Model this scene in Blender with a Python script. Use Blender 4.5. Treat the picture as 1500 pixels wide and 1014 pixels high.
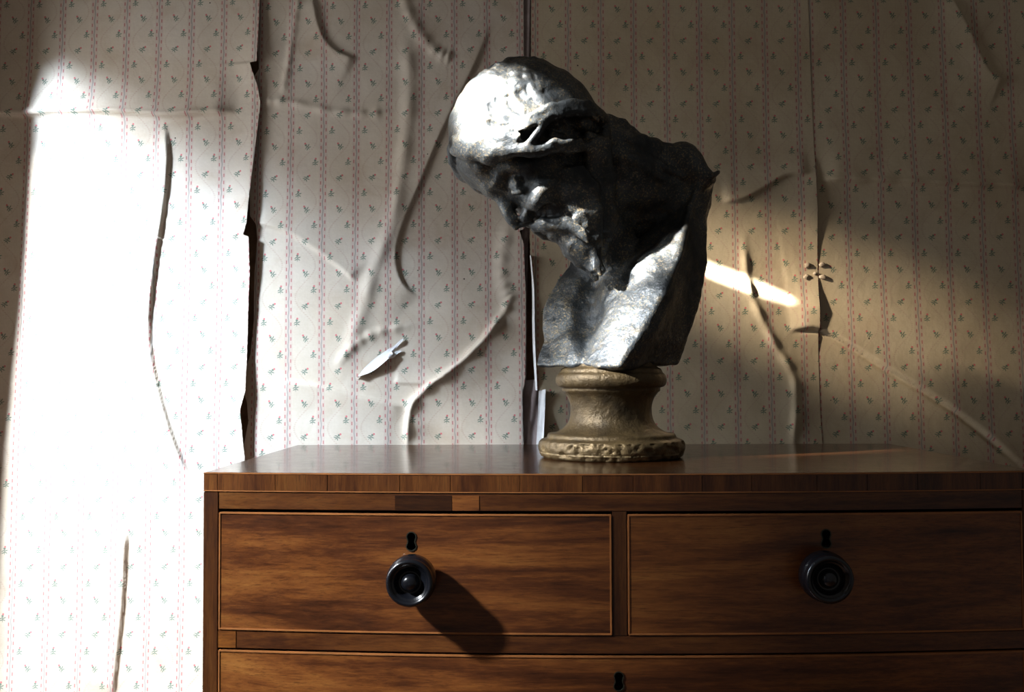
import bpy, bmesh, math, random
import numpy as np
from mathutils import Vector, Matrix, noise as mnoise

random.seed(7); np.random.seed(7)
for o in list(bpy.data.objects):
    bpy.data.objects.remove(o)
SC = bpy.context.scene
COL = SC.collection

# ------------------------------------------------------------------ camera
F_PX, CX, CY = 1500.0, 750.0, 507.0
CAM = Vector((0.0, -1.31, 1.07))
_yv = Vector((0.016, -0.0307, -1.0)).normalized()       # world +y seen by the camera
_xv = Vector((1.0, 0.0040, 0.016)); _xv = (_xv - _yv * _xv.dot(_yv)).normalized()
_zv = _xv.cross(_yv)
ROT = Matrix((_xv, _yv, _zv))                            # camera -> world
cam_data = bpy.data.cameras.new('camera')
cam_data.sensor_width = 36.0; cam_data.lens = 36.0 * F_PX / 1500.0
cam_data.clip_start = 0.05
cam = bpy.data.objects.new('camera', cam_data); COL.objects.link(cam)
cam.matrix_world = Matrix.Translation(CAM) @ ROT.to_4x4()
SC.camera = cam

# ------------------------------------------------------------------ colour management, world, lights
SC.view_settings.view_transform = 'Standard'
SC.view_settings.look = 'None'
SC.view_settings.exposure = 0.0
SC.cycles.use_light_tree = False            # few lamps, sampled evenly
SC.view_settings.gamma = 1.0
SC.view_settings.use_curve_mapping = False
world = bpy.data.worlds.new('room_air'); SC.world = world; world.use_nodes = True
bg = world.node_tree.nodes['Background']
bg.inputs[0].default_value = (1.0, 0.94, 0.87, 1); bg.inputs[1].default_value = 0.072


def area(name, loc, target, sx, sy, power, color, spread=180.0, shape='RECTANGLE', yaxis=(0, 0, 1)):
    d = bpy.data.lights.new(name, 'AREA'); d.shape = shape; d.size = sx; d.size_y = sy
    d.energy = power; d.color = color; d.spread = math.radians(spread)
    o = bpy.data.objects.new(name, d); COL.objects.link(o); o.location = loc
    z = (Vector(loc) - Vector(target)).normalized()
    y = Vector(yaxis); y = (y - z * y.dot(z)).normalized()
    o.rotation_mode = 'QUATERNION'
    o.rotation_quaternion = Matrix((y.cross(z), y, z)).transposed().to_quaternion()
    o.visible_camera = True
    return o


SUN_F = Vector((-2.2, -1.07, 2.60)); SUN_S = Vector((-1.55, -0.10, 1.78)); BEAM_POS = Vector((-1.13, 0.043, 1.9245))
area('daylight_front', SUN_F, (0.2, 0.3, 1.1), 0.15, 0.15, 165, (0.93, 0.965, 1.0))
area('daylight_side', SUN_S, (-0.5, 0.56, 0.85), 0.15, 0.20, 112, (0.63, 0.79, 1.0))
area('added_streak_beam', BEAM_POS, (0.452, 0.635, 1.222), 0.092, 0.027, 0.17, (1.0, 0.97, 0.90), spread=0.6, shape='ELLIPSE')  # added lamp in the window opening, throws the streak on the wall
area('added_head_beam', (-1.13, -0.400, 2.347), (-0.064, 0.174, 1.456), 0.165, 0.105, 2.1, (1.0, 0.98, 0.95), spread=3.0)  # added lamp inside the opening, whitens the side of the head
area('added_chest_beam', (-1.9, -0.93, 2.42), (0.138, 0.165, 1.215), 0.150, 0.26, 0.95, (0.95, 0.97, 1.0), spread=1.5, yaxis=(0.155, 0.11, 0.29))  # added narrow lamp outside the window, brightens the breast
area('sky_glow', (-1.60, 0.12, 1.55), (0.0, 0.45, 1.35), 0.7, 1.0, 28, (0.91, 0.95, 1.0))
area('added_glow_beam', BEAM_POS, (0.51, 0.62, 1.214), 0.13, 0.05, 0.30, (1.0, 0.86, 0.66), spread=10.0, shape='ELLIPSE')  # added warm lamp, spreads a soft glow around the wall streak

# ------------------------------------------------------------------ pixel -> world
LEAN = math.radians(3.0)
WALL_Y0 = 0.55
WN = Vector((0, -math.cos(LEAN), math.sin(LEAN)))       # wall normal, towards the room
WUP = Vector((0, math.sin(LEAN), math.cos(LEAN)))
WORG = Vector((0, WALL_Y0, 0))


def ray(px, py):
    return ROT @ Vector(((px - CX) / F_PX, -(py - CY) / F_PX, -1.0))


def at_y(px, py, y):
    r = ray(px, py); t = (y - CAM.y) / r.y
    return CAM + r * t


def at_wall(px, py):
    """pixel -> (a, b) on the wall: a along x, b up the wall"""
    r = ray(px, py); t = (WORG - CAM).dot(WN) / r.dot(WN)
    p = CAM + r * t
    return p.x, (p - WORG).dot(WUP)


def wall_pt(a, b, h=0.0):
    return WORG + WUP * b + WN * h + Vector((a, 0, 0))


# ------------------------------------------------------------------ node helpers
class V:
    __slots__ = ('nt', 's')

    def __init__(self, nt, s): self.nt = nt; self.s = s

    def _op(self, op, *args):
        n = self.nt.nodes.new('ShaderNodeMath'); n.operation = op
        for i, a in enumerate((self,) + args):
            if isinstance(a, V): self.nt.links.new(a.s, n.inputs[i])
            else: n.inputs[i].default_value = float(a)
        return V(self.nt, n.outputs[0])

    def __add__(s, o): return s._op('ADD', o)
    __radd__ = __add__
    def __sub__(s, o): return s._op('SUBTRACT', o)
    def __rsub__(s, o): return (s * -1.0) + o
    def __mul__(s, o): return s._op('MULTIPLY', o)
    __rmul__ = __mul__
    def __truediv__(s, o): return s._op('DIVIDE', o)
    def floor(s): return s._op('FLOOR')
    def fract(s): return s._op('FRACT')
    def abs(s): return s._op('ABSOLUTE')
    def sin(s): return s._op('SINE')
    def cos(s): return s._op('COSINE')
    def sqrt(s): return s._op('SQRT')
    def pow(s, e): return s._op('POWER', e)
    def lt(s, o): return s._op('LESS_THAN', o)
    def gt(s, o): return s._op('GREATER_THAN', o)
    def max(s, o): return s._op('MAXIMUM', o)
    def min(s, o): return s._op('MINIMUM', o)

    def step(s, lo, hi, a=0.0, b=1.0):
        n = s.nt.nodes.new('ShaderNodeMapRange'); n.interpolation_type = 'SMOOTHSTEP'
        s.nt.links.new(s.s, n.inputs[0])
        for i, v in enumerate((lo, hi, a, b)): n.inputs[i + 1].default_value = v
        return V(s.nt, n.outputs[0])


class Mat:
    def __init__(self, name):
        self.m = bpy.data.materials.new(name); self.m.use_nodes = True
        self.nt = self.m.node_tree
        self.b = self.nt.nodes['Principled BSDF']

    def node(self, t): return self.nt.nodes.new(t)
    def link(self, a, b): self.nt.links.new(a.s if isinstance(a, V) else a, b)
    def v(self, s): return V(self.nt, s)

    def coords(self, kind='Object', scale=(1, 1, 1), rot=(0, 0, 0), loc=(0, 0, 0)):
        tc = self.node('ShaderNodeTexCoord'); mp = self.node('ShaderNodeMapping')
        mp.inputs['Scale'].default_value = scale; mp.inputs['Rotation'].default_value = rot
        mp.inputs['Location'].default_value = loc
        self.link(tc.outputs[kind], mp.inputs[0]); return mp.outputs[0]

    def noise(self, vec, scale, detail=4, rough=0.55, dist=0.0):
        n = self.node('ShaderNodeTexNoise'); self.link(vec, n.inputs['Vector'])
        n.inputs['Scale'].default_value = scale; n.inputs['Detail'].default_value = detail
        n.inputs['Roughness'].default_value = rough; n.inputs['Distortion'].default_value = dist
        return V(self.nt, n.outputs[0])

    def ramp(self, fac, stops):
        r = self.node('ShaderNodeValToRGB'); self.link(fac, r.inputs[0])
        e = r.color_ramp.elements
        while len(e) < len(stops): e.new(0.5)
        for i, (p, c) in enumerate(stops):
            e[i].position = p; e[i].color = (*c, 1)
        return r.outputs[0]

    def mix(self, fac, a, b, mode='MIX'):
        n = self.node('ShaderNodeMix'); n.data_type = 'RGBA'; n.blend_type = mode
        if isinstance(fac, (int, float)): n.inputs[0].default_value = fac
        else: self.link(fac, n.inputs[0])
        for i, c in ((6, a), (7, b)):
            if isinstance(c, tuple): n.inputs[i].default_value = (*c, 1)
            else: self.link(c, n.inputs[i])
        return n.outputs[2]

    def bump(self, h, strength=0.3, dist=0.002, prev=None):
        n = self.node('ShaderNodeBump'); n.inputs['Strength'].default_value = strength
        n.inputs['Distance'].default_value = dist
        self.link(h, n.inputs['Height'])
        if prev is not None: self.link(prev, n.inputs['Normal'])
        self.link(n.outputs[0], self.b.inputs['Normal'])
        return n.outputs[0]

    def set(self, **k):
        for n, v in k.items():
            key = n.replace('_', ' ')
            i = self.b.inputs[key]
            if isinstance(v, tuple): i.default_value = (*v, 1)
            elif isinstance(v, (int, float)): i.default_value = v
            else: self.link(v, i)
        return self


# ------------------------------------------------------------------ materials
def wallpaper_material(name='floral_stripe_wallpaper', tint=(1.0, 1.0, 1.0)):
    """floral stripe print laid out in the paper's own UV space (metres)"""
    M = Mat(name)
    uv = M.node('ShaderNodeUVMap'); uv.uv_map = 'UVMap'
    sep = M.node('ShaderNodeSeparateXYZ'); M.link(uv.outputs[0], sep.inputs[0])
    u, v = M.v(sep.outputs[0]), M.v(sep.outputs[1])
    tc = M.node('ShaderNodeTexCoord')
    PITCH, ROW = 0.0625, 0.0306
    # stripe
    cu = u / PITCH
    su = ((cu + 0.5).fract() - 0.5) * PITCH                 # signed distance to the stripe axis
    wav = (v * (2 * math.pi / 0.027)).sin() * 0.0007
    blue = (su - wav).abs().step(0.0006, 0.0014, 1, 0)
    dv1 = (v / 0.0138).fract(); dv2 = (v / 0.0138 + 0.5).fract()
    d1 = (su - 0.0046).abs().step(0.0007, 0.0014, 1, 0) * (dv1 - 0.5).abs().step(0.20, 0.27, 1, 0)
    d2 = (su + 0.0046).abs().step(0.0007, 0.0014, 1, 0) * (dv2 - 0.5).abs().step(0.20, 0.27, 1, 0)
    dash = d1.max(d2)
    band = su.abs().step(0.006, 0.009, 1, 0)
    # sprigs
    row = (v / ROW).floor()
    ph = row * (math.pi / 2)
    off = ph.sin() * -0.25 + 0.5
    ang = ph.cos() * 0.72
    px = (cu.fract() - off) * PITCH
    py = ((v / ROW).fract() - 0.5) * ROW
    ca, sa = ang.cos(), ang.sin()
    x = px * ca + py * sa
    y = py * ca - px * sa

    def ell(cx, cy, rx, ry, rot=0.0):
        c, s = math.cos(rot), math.sin(rot)
        ex = x - cx; ey = y - cy
        p = (ex * c + ey * s) / rx; q = (ey * c - ex * s) / ry
        return (p * p + q * q).sqrt().step(0.75, 1.25, 1, 0)
    pink = ell(0.0010, 0.0068, 0.0019, 0.0019)
    green = ell(0.0, 0.0036, 0.0022, 0.0020)
    green = green.max(ell(-0.0026, -0.0005, 0.0034, 0.0009, 0.5)).max(ell(0.0030, 0.0000, 0.0036, 0.0010, 0.35))
    green = green.max(ell(-0.0020, -0.0040, 0.0036, 0.0009, 0.35)).max(ell(0.0026, -0.0038, 0.0030, 0.0009, -0.5))
    green = green.max(ell(0.0, -0.002, 0.0006, 0.0062, 0.0))
    # trailing vine, very faint
    vx = (v * (math.pi / 2 / ROW)).sin() * 0.30 + 0.5
    vine = ((cu.fract() - vx).abs() * PITCH).step(0.0008, 0.0022, 1, 0) * (v / 0.0036).fract().gt(0.45)
    # woven dot ground
    dot = ((u / 0.0031).fract() - 0.5).abs().step(0.16, 0.3, 1, 0) * ((v / 0.0031).fract() - 0.5).abs().step(0.16, 0.3, 1, 0)
    # ageing
    n1 = M.noise(tc.outputs['Object'], 3.2, 5, 0.6); n2 = M.noise(tc.outputs['Object'], 11.0, 4, 0.6, 0.4)
    n3 = M.noise(tc.outputs['Object'], 260.0, 2)
    base = M.ramp(n1, [(p_, tuple(c_ * t_ for c_, t_ in zip(k_, tint))) for p_, k_ in ((0.30, (0.51, 0.415, 0.305)), (0.52, (0.61, 0.53, 0.425)), (0.75, (0.64, 0.58, 0.50)))])
    base = M.mix(n2.step(0.50, 0.75) * 0.40, base, (0.38, 0.265, 0.165))
    base = M.mix(dot * 0.34, base, (0.42, 0.30, 0.22))
    base = M.mix(n3.step(0.35, 0.65) * 0.12, base, (0.36, 0.28, 0.20))
    base = M.mix(vine * 0.42, base, (0.40, 0.25, 0.20))
    base = M.mix(band * 0.26, base, (0.43, 0.275, 0.26))
    base = M.mix(blue * 0.62, base, (0.17, 0.20, 0.20))
    base = M.mix(dash * 0.72, base, (0.38, 0.065, 0.08))
    base = M.mix(green * 0.76, base, (0.030, 0.110, 0.080))
    base = M.mix(pink * 0.85, base, (0.55, 0.10, 0.12))
    # fly specks and pin holes
    vo = M.node('ShaderNodeTexVoronoi'); vo.inputs['Scale'].default_value = 17.0
    M.link(tc.outputs['Object'], vo.inputs['Vector'])
    gate = M.v(M.node('ShaderNodeSeparateColor').outputs[0])
    M.link(vo.outputs['Color'], gate.s.node.inputs[0])
    speck = M.v(vo.outputs['Distance']).lt(0.026) * gate.gt(0.40)
    base = M.mix(speck * 0.9, base, (0.03, 0.02, 0.015))
    M.set(Base_Color=base, Roughness=0.62, Specular_IOR_Level=0.25)
    fine = M.noise(tc.outputs['Object'], 38.0, 5, 0.6)
    b1 = M.bump(fine, 0.30, 0.004)
    M.bump(n3, 0.10, 0.0006, b1)
    return M.m


def simple(name, col, rough=0.5, **k):
    M = Mat(name); vec = M.coords('Object')
    n = M.noise(vec, 24.0, 5, 0.6)
    c = M.ramp(n, [(0.3, tuple(x * 0.72 for x in col)), (0.7, tuple(min(1, x * 1.22) for x in col))])
    M.set(Base_Color=c, Roughness=rough, **k)
    M.bump(M.noise(vec, 120.0, 3), 0.15, 0.0015)
    return M.m


def plaster_material(name, c0, c1, sc=9.0):
    M = Mat(name); vec = M.coords('Object')
    n = M.noise(vec, sc, 6, 0.65, 0.5)
    M.set(Base_Color=M.ramp(n, [(0.3, c0), (0.7, c1)]), Roughness=0.9, Specular_IOR_Level=0.15)
    M.bump(M.noise(vec, 60.0, 5), 0.5, 0.003)
    return M.m


def wood_material(name, axis='X', tone=1.0, gloss=0.30, streak=1.0, seed=0.0, hue=(1, 1, 1), coat=(0.35, 0.14)):
    """polished old mahogany, grain along the given axis"""
    M = Mat(name)
    sc = {'X': (1, 13, 13), 'Z': (13, 13, 1), 'Y': (13, 1, 13)}[axis]
    vec = M.coords('Object', sc, loc=(seed, seed * 1.7, seed * 0.6))
    big = M.noise(vec, 1.7, 6, 0.62, 0.7)
    mid = M.noise(vec, 6.0, 7, 0.68, 0.35)
    sf = {'X': (1, 22, 22), 'Z': (22, 22, 1), 'Y': (22, 1, 22)}[axis]
    vf = M.coords('Object', sf, loc=(seed * 2, 0, seed))
    pore = M.noise(vf, 30.0, 4, 0.75)
    blot = M.noise(M.coords('Object', (1, 1, 1), loc=(seed, 3, 1)), 5.0, 3, 0.5, 0.3)
    tiny = M.noise(M.coords('Object', tuple(3.0 if q == 1 else 22.0 for q in sc), loc=(seed, 0, 2)), 9.0, 5, 0.7, 0.5)
    f = big * 0.74 * streak + mid * 0.34 + blot * 0.22 + tiny * 0.30 + (0.5 - 0.74 * streak * 0.5 - 0.43)
    h = tuple(hue)

    def c(r, g, b): return (r * tone * h[0] * 1.08, g * tone * h[1] * 0.99, b * tone * h[2] * 0.62)
    col = M.ramp(f, [(0.30, c(0.038, 0.0125, 0.0075)), (0.42, c(0.115, 0.036, 0.014)), (0.53, c(0.225, 0.078, 0.024)),
                     (0.66, c(0.33, 0.135, 0.042)), (0.80, c(0.43, 0.21, 0.075))])
    col = M.mix(pore.step(0.50, 0.66) * 0.55, col, c(0.05, 0.016, 0.008))
    oi = M.node('ShaderNodeObjectInfo')
    hv = M.node('ShaderNodeHueSaturation'); M.link(col, hv.inputs['Color'])
    hv.inputs['Saturation'].default_value = 0.98
    M.link(M.v(oi.outputs['Random']) * 0.16 + 0.92, hv.inputs['Value'])
    rg = M.noise(M.coords('Object'), 40.0, 3)
    M.set(Base_Color=hv.outputs[0], Roughness=rg * 0.16 + (gloss - 0.08), Specular_IOR_Level=0.5)
    M.set(Coat_Weight=coat[0], Coat_Roughness=coat[1])
    M.bump(pore, 0.10, 0.0006)
    return M.m


def bronzed_plaster(name, kind):
    M = Mat(name); vec = M.coords('Object')
    geo = M.node('ShaderNodeNewGeometry')
    n1 = M.noise(vec, 14.0, 6, 0.62, 0.4); n2 = M.noise(vec, 42.0, 6, 0.7, 0.3); n3 = M.noise(vec, 150.0, 4, 0.7)
    pt = M.v(geo.outputs['Pointiness'])
    if kind == 'bust':
        col = M.ramp(n1, [(0.28, (0.014, 0.0165, 0.019)), (0.50, (0.050, 0.058, 0.063)), (0.72, (0.115, 0.132, 0.138))])
        col = M.mix(n2.step(0.52, 0.70) * 0.55, col, (0.135, 0.100, 0.052))
        fl = M.noise(vec, 330.0, 3, 0.7)
        col = M.mix(fl.step(0.52, 0.64) * n1.step(0.38, 0.60) * 0.85, col, (0.34, 0.26, 0.145))
        wear = (pt + n2 * 0.10 - 0.05).step(0.535, 0.60) * n3.step(0.35, 0.6)
        col = M.mix(wear * 0.75, col, (0.42, 0.33, 0.20))
        M.set(Roughness=n2 * 0.22 + 0.30)
        M.set(Specular_IOR_Level=0.5, Metallic=0.45)
    else:
        col = M.ramp(n1, [(0.28, (0.034, 0.024, 0.013)), (0.50, (0.125, 0.085, 0.038)), (0.74, (0.28, 0.195, 0.088))])
        col = M.mix(n2.step(0.55, 0.75) * 0.6, col, (0.030, 0.024, 0.017))
        wear = (pt + n2 * 0.10 - 0.05).step(0.53, 0.60)
        col = M.mix(wear * 0.6, col, (0.36, 0.27, 0.14))
        M.set(Roughness=n2 * 0.26 + 0.26, Specular_IOR_Level=0.6, Metallic=0.5)
    M.set(Base_Color=col)
    b = M.bump(n2, 0.45, 0.004)
    M.bump(n3, 0.75, 0.0020, b)
    return M.m


MAT_PAPER = wallpaper_material()
MAT_PAPER2 = wallpaper_material('yellowed_floral_stripe_wallpaper', (0.90, 0.845, 0.70))
MAT_PLASTER = plaster_material('old_brown_plaster', (0.10, 0.06, 0.036), (0.27, 0.165, 0.10))
MAT_LINING = plaster_material('mauve_lining_paper', (0.22, 0.165, 0.15), (0.34, 0.27, 0.25), 20)
MAT_TORN = plaster_material('torn_white_paper', (0.62, 0.60, 0.58), (0.80, 0.79, 0.78), 30)
MAT_FLAKE = plaster_material('torn_tan_paper', (0.30, 0.22, 0.15), (0.58, 0.48, 0.36), 90)
MAT_LIMEWASH = plaster_material('limewashed_plaster', (0.42, 0.36, 0.29), (0.55, 0.48, 0.40))
MAT_BOARDS = wood_material('worn_floorboards', 'Y', 0.55, 0.5, 0.8)
MAT_PAINT = simple('painted_joinery', (0.42, 0.38, 0.33), 0.55)
MAT_DRAWER = wood_material('mahogany_drawer_veneer', 'X', 1.0, 0.34, 1.15, 0.7)
MAT_DRAWER2 = wood_material('mahogany_drawer_veneer_right', 'X', 0.92, 0.34, 1.0, 5.3)
MAT_DRAWER3 = wood_material('mahogany_long_drawer_veneer', 'X', 1.0, 0.34, 1.1, 9.1)
MAT_RAIL = wood_material('mahogany_rail', 'X', 0.62, 0.36, 0.9, 2.1)
MAT_STILE = wood_material('mahogany_stile', 'Z', 0.42, 0.36, 0.7, 3.3)
MAT_BAND = wood_material('mahogany_crossbanding', 'Z', 0.62, 0.34, 0.7, 4.9)
MAT_TOP = wood_material('mahogany_top', 'X', 0.22, 0.22, 0.7, 6.2, coat=(0.22, 0.06))
MAT_PATCH = wood_material('dark_patch_veneer', 'X', 0.30, 0.35, 0.6, 1.2)
MAT_PATCH2 = wood_material('orange_patch_veneer', 'X', 1.25, 0.35, 0.5, 8.2, (1.0, 1.05, 0.7))
MAT_PATCH3 = wood_material('pale_patch_veneer', 'X', 0.95, 0.35, 0.6, 3.9)
MAT_STRING = simple('boxwood_stringing', (0.42, 0.165, 0.052), 0.4)
MAT_BEAD = simple('cockbead_edge', (0.40, 0.155, 0.048), 0.38)
MAT_DARKWOOD = simple('dark_drawer_void', (0.010, 0.007, 0.005), 0.9)
MAT_EBONY = simple('ebonised_knob', (0.0075, 0.0085, 0.012), 0.24, Specular_IOR_Level=0.7)
MAT_BRASS = simple('tarnished_brass', (0.055, 0.055, 0.038), 0.42, Metallic=0.6)
MAT_BUST = bronzed_plaster('dark_bronzed_plaster', 'bust')
MAT_SOCLE = bronzed_plaster('worn_gilt_bronze_plaster', 'socle')


# ------------------------------------------------------------------ mesh helpers
def link_mesh(name, verts, faces, mat, parent=None, smooth=True, uv=None):
    me = bpy.data.meshes.new(name)
    me.from_pydata([tuple(v) for v in verts], [], [tuple(f) for f in faces])
    if smooth: me.polygons.foreach_set('use_smooth', [True] * len(me.polygons))
    me.materials.append(mat)
    if uv is not None:
        l = me.uv_layers.new(name='UVMap')
        idx = np.empty(len(me.loops), dtype=np.int32); me.loops.foreach_get('vertex_index', idx)
        l.data.foreach_set('uv', np.asarray(uv, dtype=np.float32)[idx].ravel())
    me.update()
    o = bpy.data.objects.new(name, me); COL.objects.link(o)
    if parent is not None:
        o.parent = parent
        o.matrix_parent_inverse = parent.matrix_world.inverted()
    return o


def link_np(name, V_, F_, mat, parent=None):
    """fast mesh from numpy arrays, all quads"""
    me = bpy.data.meshes.new(name)
    nv, nf = len(V_), len(F_)
    me.vertices.add(nv); me.loops.add(nf * 4); me.polygons.add(nf)
    me.vertices.foreach_set('co', V_.astype(np.float32).ravel())
    me.loops.foreach_set('vertex_index', F_.astype(np.int32).ravel())
    me.polygons.foreach_set('loop_start', np.arange(0, nf * 4, 4, dtype=np.int32))
    me.polygons.foreach_set('loop_total', np.full(nf, 4, dtype=np.int32))
    me.polygons.foreach_set('use_smooth', np.ones(nf, dtype=bool))
    me.materials.append(mat); me.update(calc_edges=True); me.validate()
    o = bpy.data.objects.new(name, me); COL.objects.link(o)
    if parent is not None:
        o.parent = parent; o.matrix_parent_inverse = parent.matrix_world.inverted()
    return o


def empty(name, loc):
    o = bpy.data.objects.new(name, None); COL.objects.link(o); o.location = loc
    o.matrix_world = Matrix.Translation(loc); return o


def box(name, lo, hi, mat, parent=None, bevel=0.0, structure=False):
    bm = bmesh.new(); bmesh.ops.create_cube(bm, size=1.0)
    lo, hi = Vector(lo), Vector(hi)
    c = (lo + hi) / 2
    for v in bm.verts:
        v.co = Vector((v.co.x * (hi.x - lo.x), v.co.y * (hi.y - lo.y), v.co.z * (hi.z - lo.z))) + c
    if bevel: bmesh.ops.bevel(bm, geom=bm.edges[:], offset=bevel, segments=2, affect='EDGES')
    me = bpy.data.meshes.new(name); bm.to_mesh(me); bm.free(); me.materials.append(mat)
    o = bpy.data.objects.new(name, me); COL.objects.link(o)
    if parent is not None:
        o.parent = parent; o.matrix_parent_inverse = parent.matrix_world.inverted()
    if structure: o['kind'] = 'structure'
    return o


def lathe(prof, n=64, axis='Z', center=(0, 0, 0), wob=None):
    """prof: list of (r, h); returns verts, faces (closed at ends when r = 0)"""
    vs, fs = [], []
    for (r, h) in prof:
        for k in range(n):
            t = 2 * math.pi * k / n
            rr = r if wob is None else r + wob(t, h, r)
            p = (rr * math.cos(t), rr * math.sin(t), h)
            if axis == '-Y': p = (p[0], -p[2], p[1])
            vs.append(Vector(p) + Vector(center))
    for i in range(len(prof) - 1):
        for k in range(n):
            a = i * n + k; b = i * n + (k + 1) % n
            fs.append((a, b, b + n, a + n))
    fs.append(tuple(range(n))[::-1]); fs.append(tuple(range((len(prof) - 1) * n, len(prof) * n)))
    return vs, fs


def spline(pts, n=8):
    """Catmull-Rom through 2-D or 3-D points"""
    P = [np.array(p, float) for p in pts]
    P = [2 * P[0] - P[1]] + P + [2 * P[-1] - P[-2]]
    out = []
    for i in range(1, len(P) - 2):
        for k in range(n):
            t = k / n
            out.append(0.5 * ((2 * P[i]) + (P[i + 1] - P[i - 1]) * t + (2 * P[i - 1] - 5 * P[i] + 4 * P[i + 1] - P[i + 2]) * t * t
                              + (3 * P[i] - P[i - 1] - 3 * P[i + 1] + P[i + 2]) * t ** 3))
    out.append(P[-2]); return out


# ------------------------------------------------------------------ the room
ROOM_X0, ROOM_X1, ROOM_Y0, ROOM_H = -1.10, 1.75, -2.6, 2.45
wall_back = link_mesh('wall_back', [wall_pt(-1.35, -0.02, 0), wall_pt(1.9, -0.02, 0), wall_pt(1.9, 2.5, 0), wall_pt(-1.35, 2.5, 0),
                                    wall_pt(-1.35, -0.02, -0.1), wall_pt(1.9, -0.02, -0.1), wall_pt(1.9, 2.5, -0.1), wall_pt(-1.35, 2.5, -0.1)],
                      [(0, 1, 2, 3), (5, 4, 7, 6), (0, 4, 5, 1), (3, 2, 6, 7), (0, 3, 7, 4), (1, 5, 6, 2)], MAT_PLASTER, smooth=False)
wall_back['kind'] = 'structure'
floor = box('floor', (-1.3, ROOM_Y0, -0.05), (1.9, 0.66, 0.0), MAT_BOARDS, structure=True)

# left wall with two openings towards the daylight, mostly out of the picture
WX0, WX1 = -1.13, -1.05
W1 = (-0.585, -0.13, 0.95, 2.55)            # y0, y1, z0, z1
W2 = (-0.05, 0.475, 0.30, 2.08)
ys = [ROOM_Y0, W1[0], W1[1], W2[0], W2[1], 0.70]


def wall_with_openings():
    bm = bmesh.new()

    def bx(y0, y1, z0, z1):
        m = Matrix.Translation(((WX0 + WX1) / 2, (y0 + y1) / 2, (z0 + z1) / 2)) @ Matrix.Diagonal((WX1 - WX0, y1 - y0, z1 - z0, 1))
        bmesh.ops.create_cube(bm, size=1.0, matrix=m)
    bx(ys[0], ys[1], 0, 2.6); bx(ys[2], ys[3], 0, 2.6); bx(ys[4], ys[5], 0, 2.6)
    for w in (W1, W2):
        bx(w[0], w[1], 0, w[2]); bx(w[0], w[1], w[3], 2.6)
    me = bpy.data.meshes.new('wall_left'); bm.to_mesh(me); bm.free(); me.materials.append(MAT_LIMEWASH)
    o = bpy.data.objects.new('wall_left', me); COL.objects.link(o); o['kind'] = 'structure'; return o


wall_left = wall_with_openings()


def through(light, px, py):
    a, b = at_wall(px, py); p = wall_pt(a, b)
    t = (WX0 - 0.02 - light.x) / (p.x - light.x)
    q = light + (p - light) * t
    return q.y, q.z


def gobo(n, edge, win):
    """window with an added, unseen blind whose lower edge shapes the light"""
    root = empty('window_%d' % n, ((WX0 + WX1) / 2, (win[0] + win[1]) / 2, win[2])); root['kind'] = 'structure'
    x = WX0 - 0.02
    t = 0.03
    box('sill', (WX0 - 0.03, win[0] - 0.02, win[2] - 0.03), (WX1 + 0.03, win[1] + 0.02, win[2]), MAT_PAINT, root, 0.004)
    ed = sorted(edge)
    e_y = np.array([p[0] for p in ed]); e_z = np.array([p[1] for p in ed])
    vs, fs = [], []; m = 60; top = win[3] + 0.06

    def sheet(cols):
        for (i0, l0, h0), (i1, l1, h1) in zip(cols[:-1], cols[1:]):
            a = len(vs)
            for i, l, h in ((i0, l0, h0), (i1, l1, h1)):
                y = win[0] - 0.04 + (win[1] - win[0] + 0.08) * i / m; xx = x + 0.003 * math.sin(i * 0.7)
                vs.extend([(xx, y, l), (xx, y, h), (xx - 0.002, y, l), (xx - 0.002, y, h)])
            fs.extend([(a, a + 4, a + 5, a + 1), (a + 2, a + 3, a + 7, a + 6), (a, a + 2, a + 6, a + 4)])
    for i in range(m):
        c = [(k, float(np.interp(win[0] - 0.04 + (win[1] - win[0] + 0.08) * k / m, e_y, e_z))) for k in (i, i + 1)]
        sheet([(k, z, top) for k, z in c])
    link_mesh('gobo', vs, fs, MAT_PAINT, root)  # unseen sheet added to cut the window light to shape
    return root


gobo(1, [(-0.70, 1.99), (-0.48, 1.99), (-0.45, 1.86), (-0.40, 1.76), (-0.30, 1.76), (-0.22, 1.80), (-0.16, 1.84), (-0.08, 1.86)], W1)
gobo(2, [(-0.10, 1.40), (0.05, 1.46), (0.085, 1.57)] + [through(SUN_S, *p) for p in [(20, 90), (60, 105), (130, 150), (230, 235), (300, 300), (360, 350), (430, 390)]], W2)

# strips of paper: edges and creases are given as they hang on the wall
def wl(pts): return np.array([at_wall(*p) for p in pts])


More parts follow.
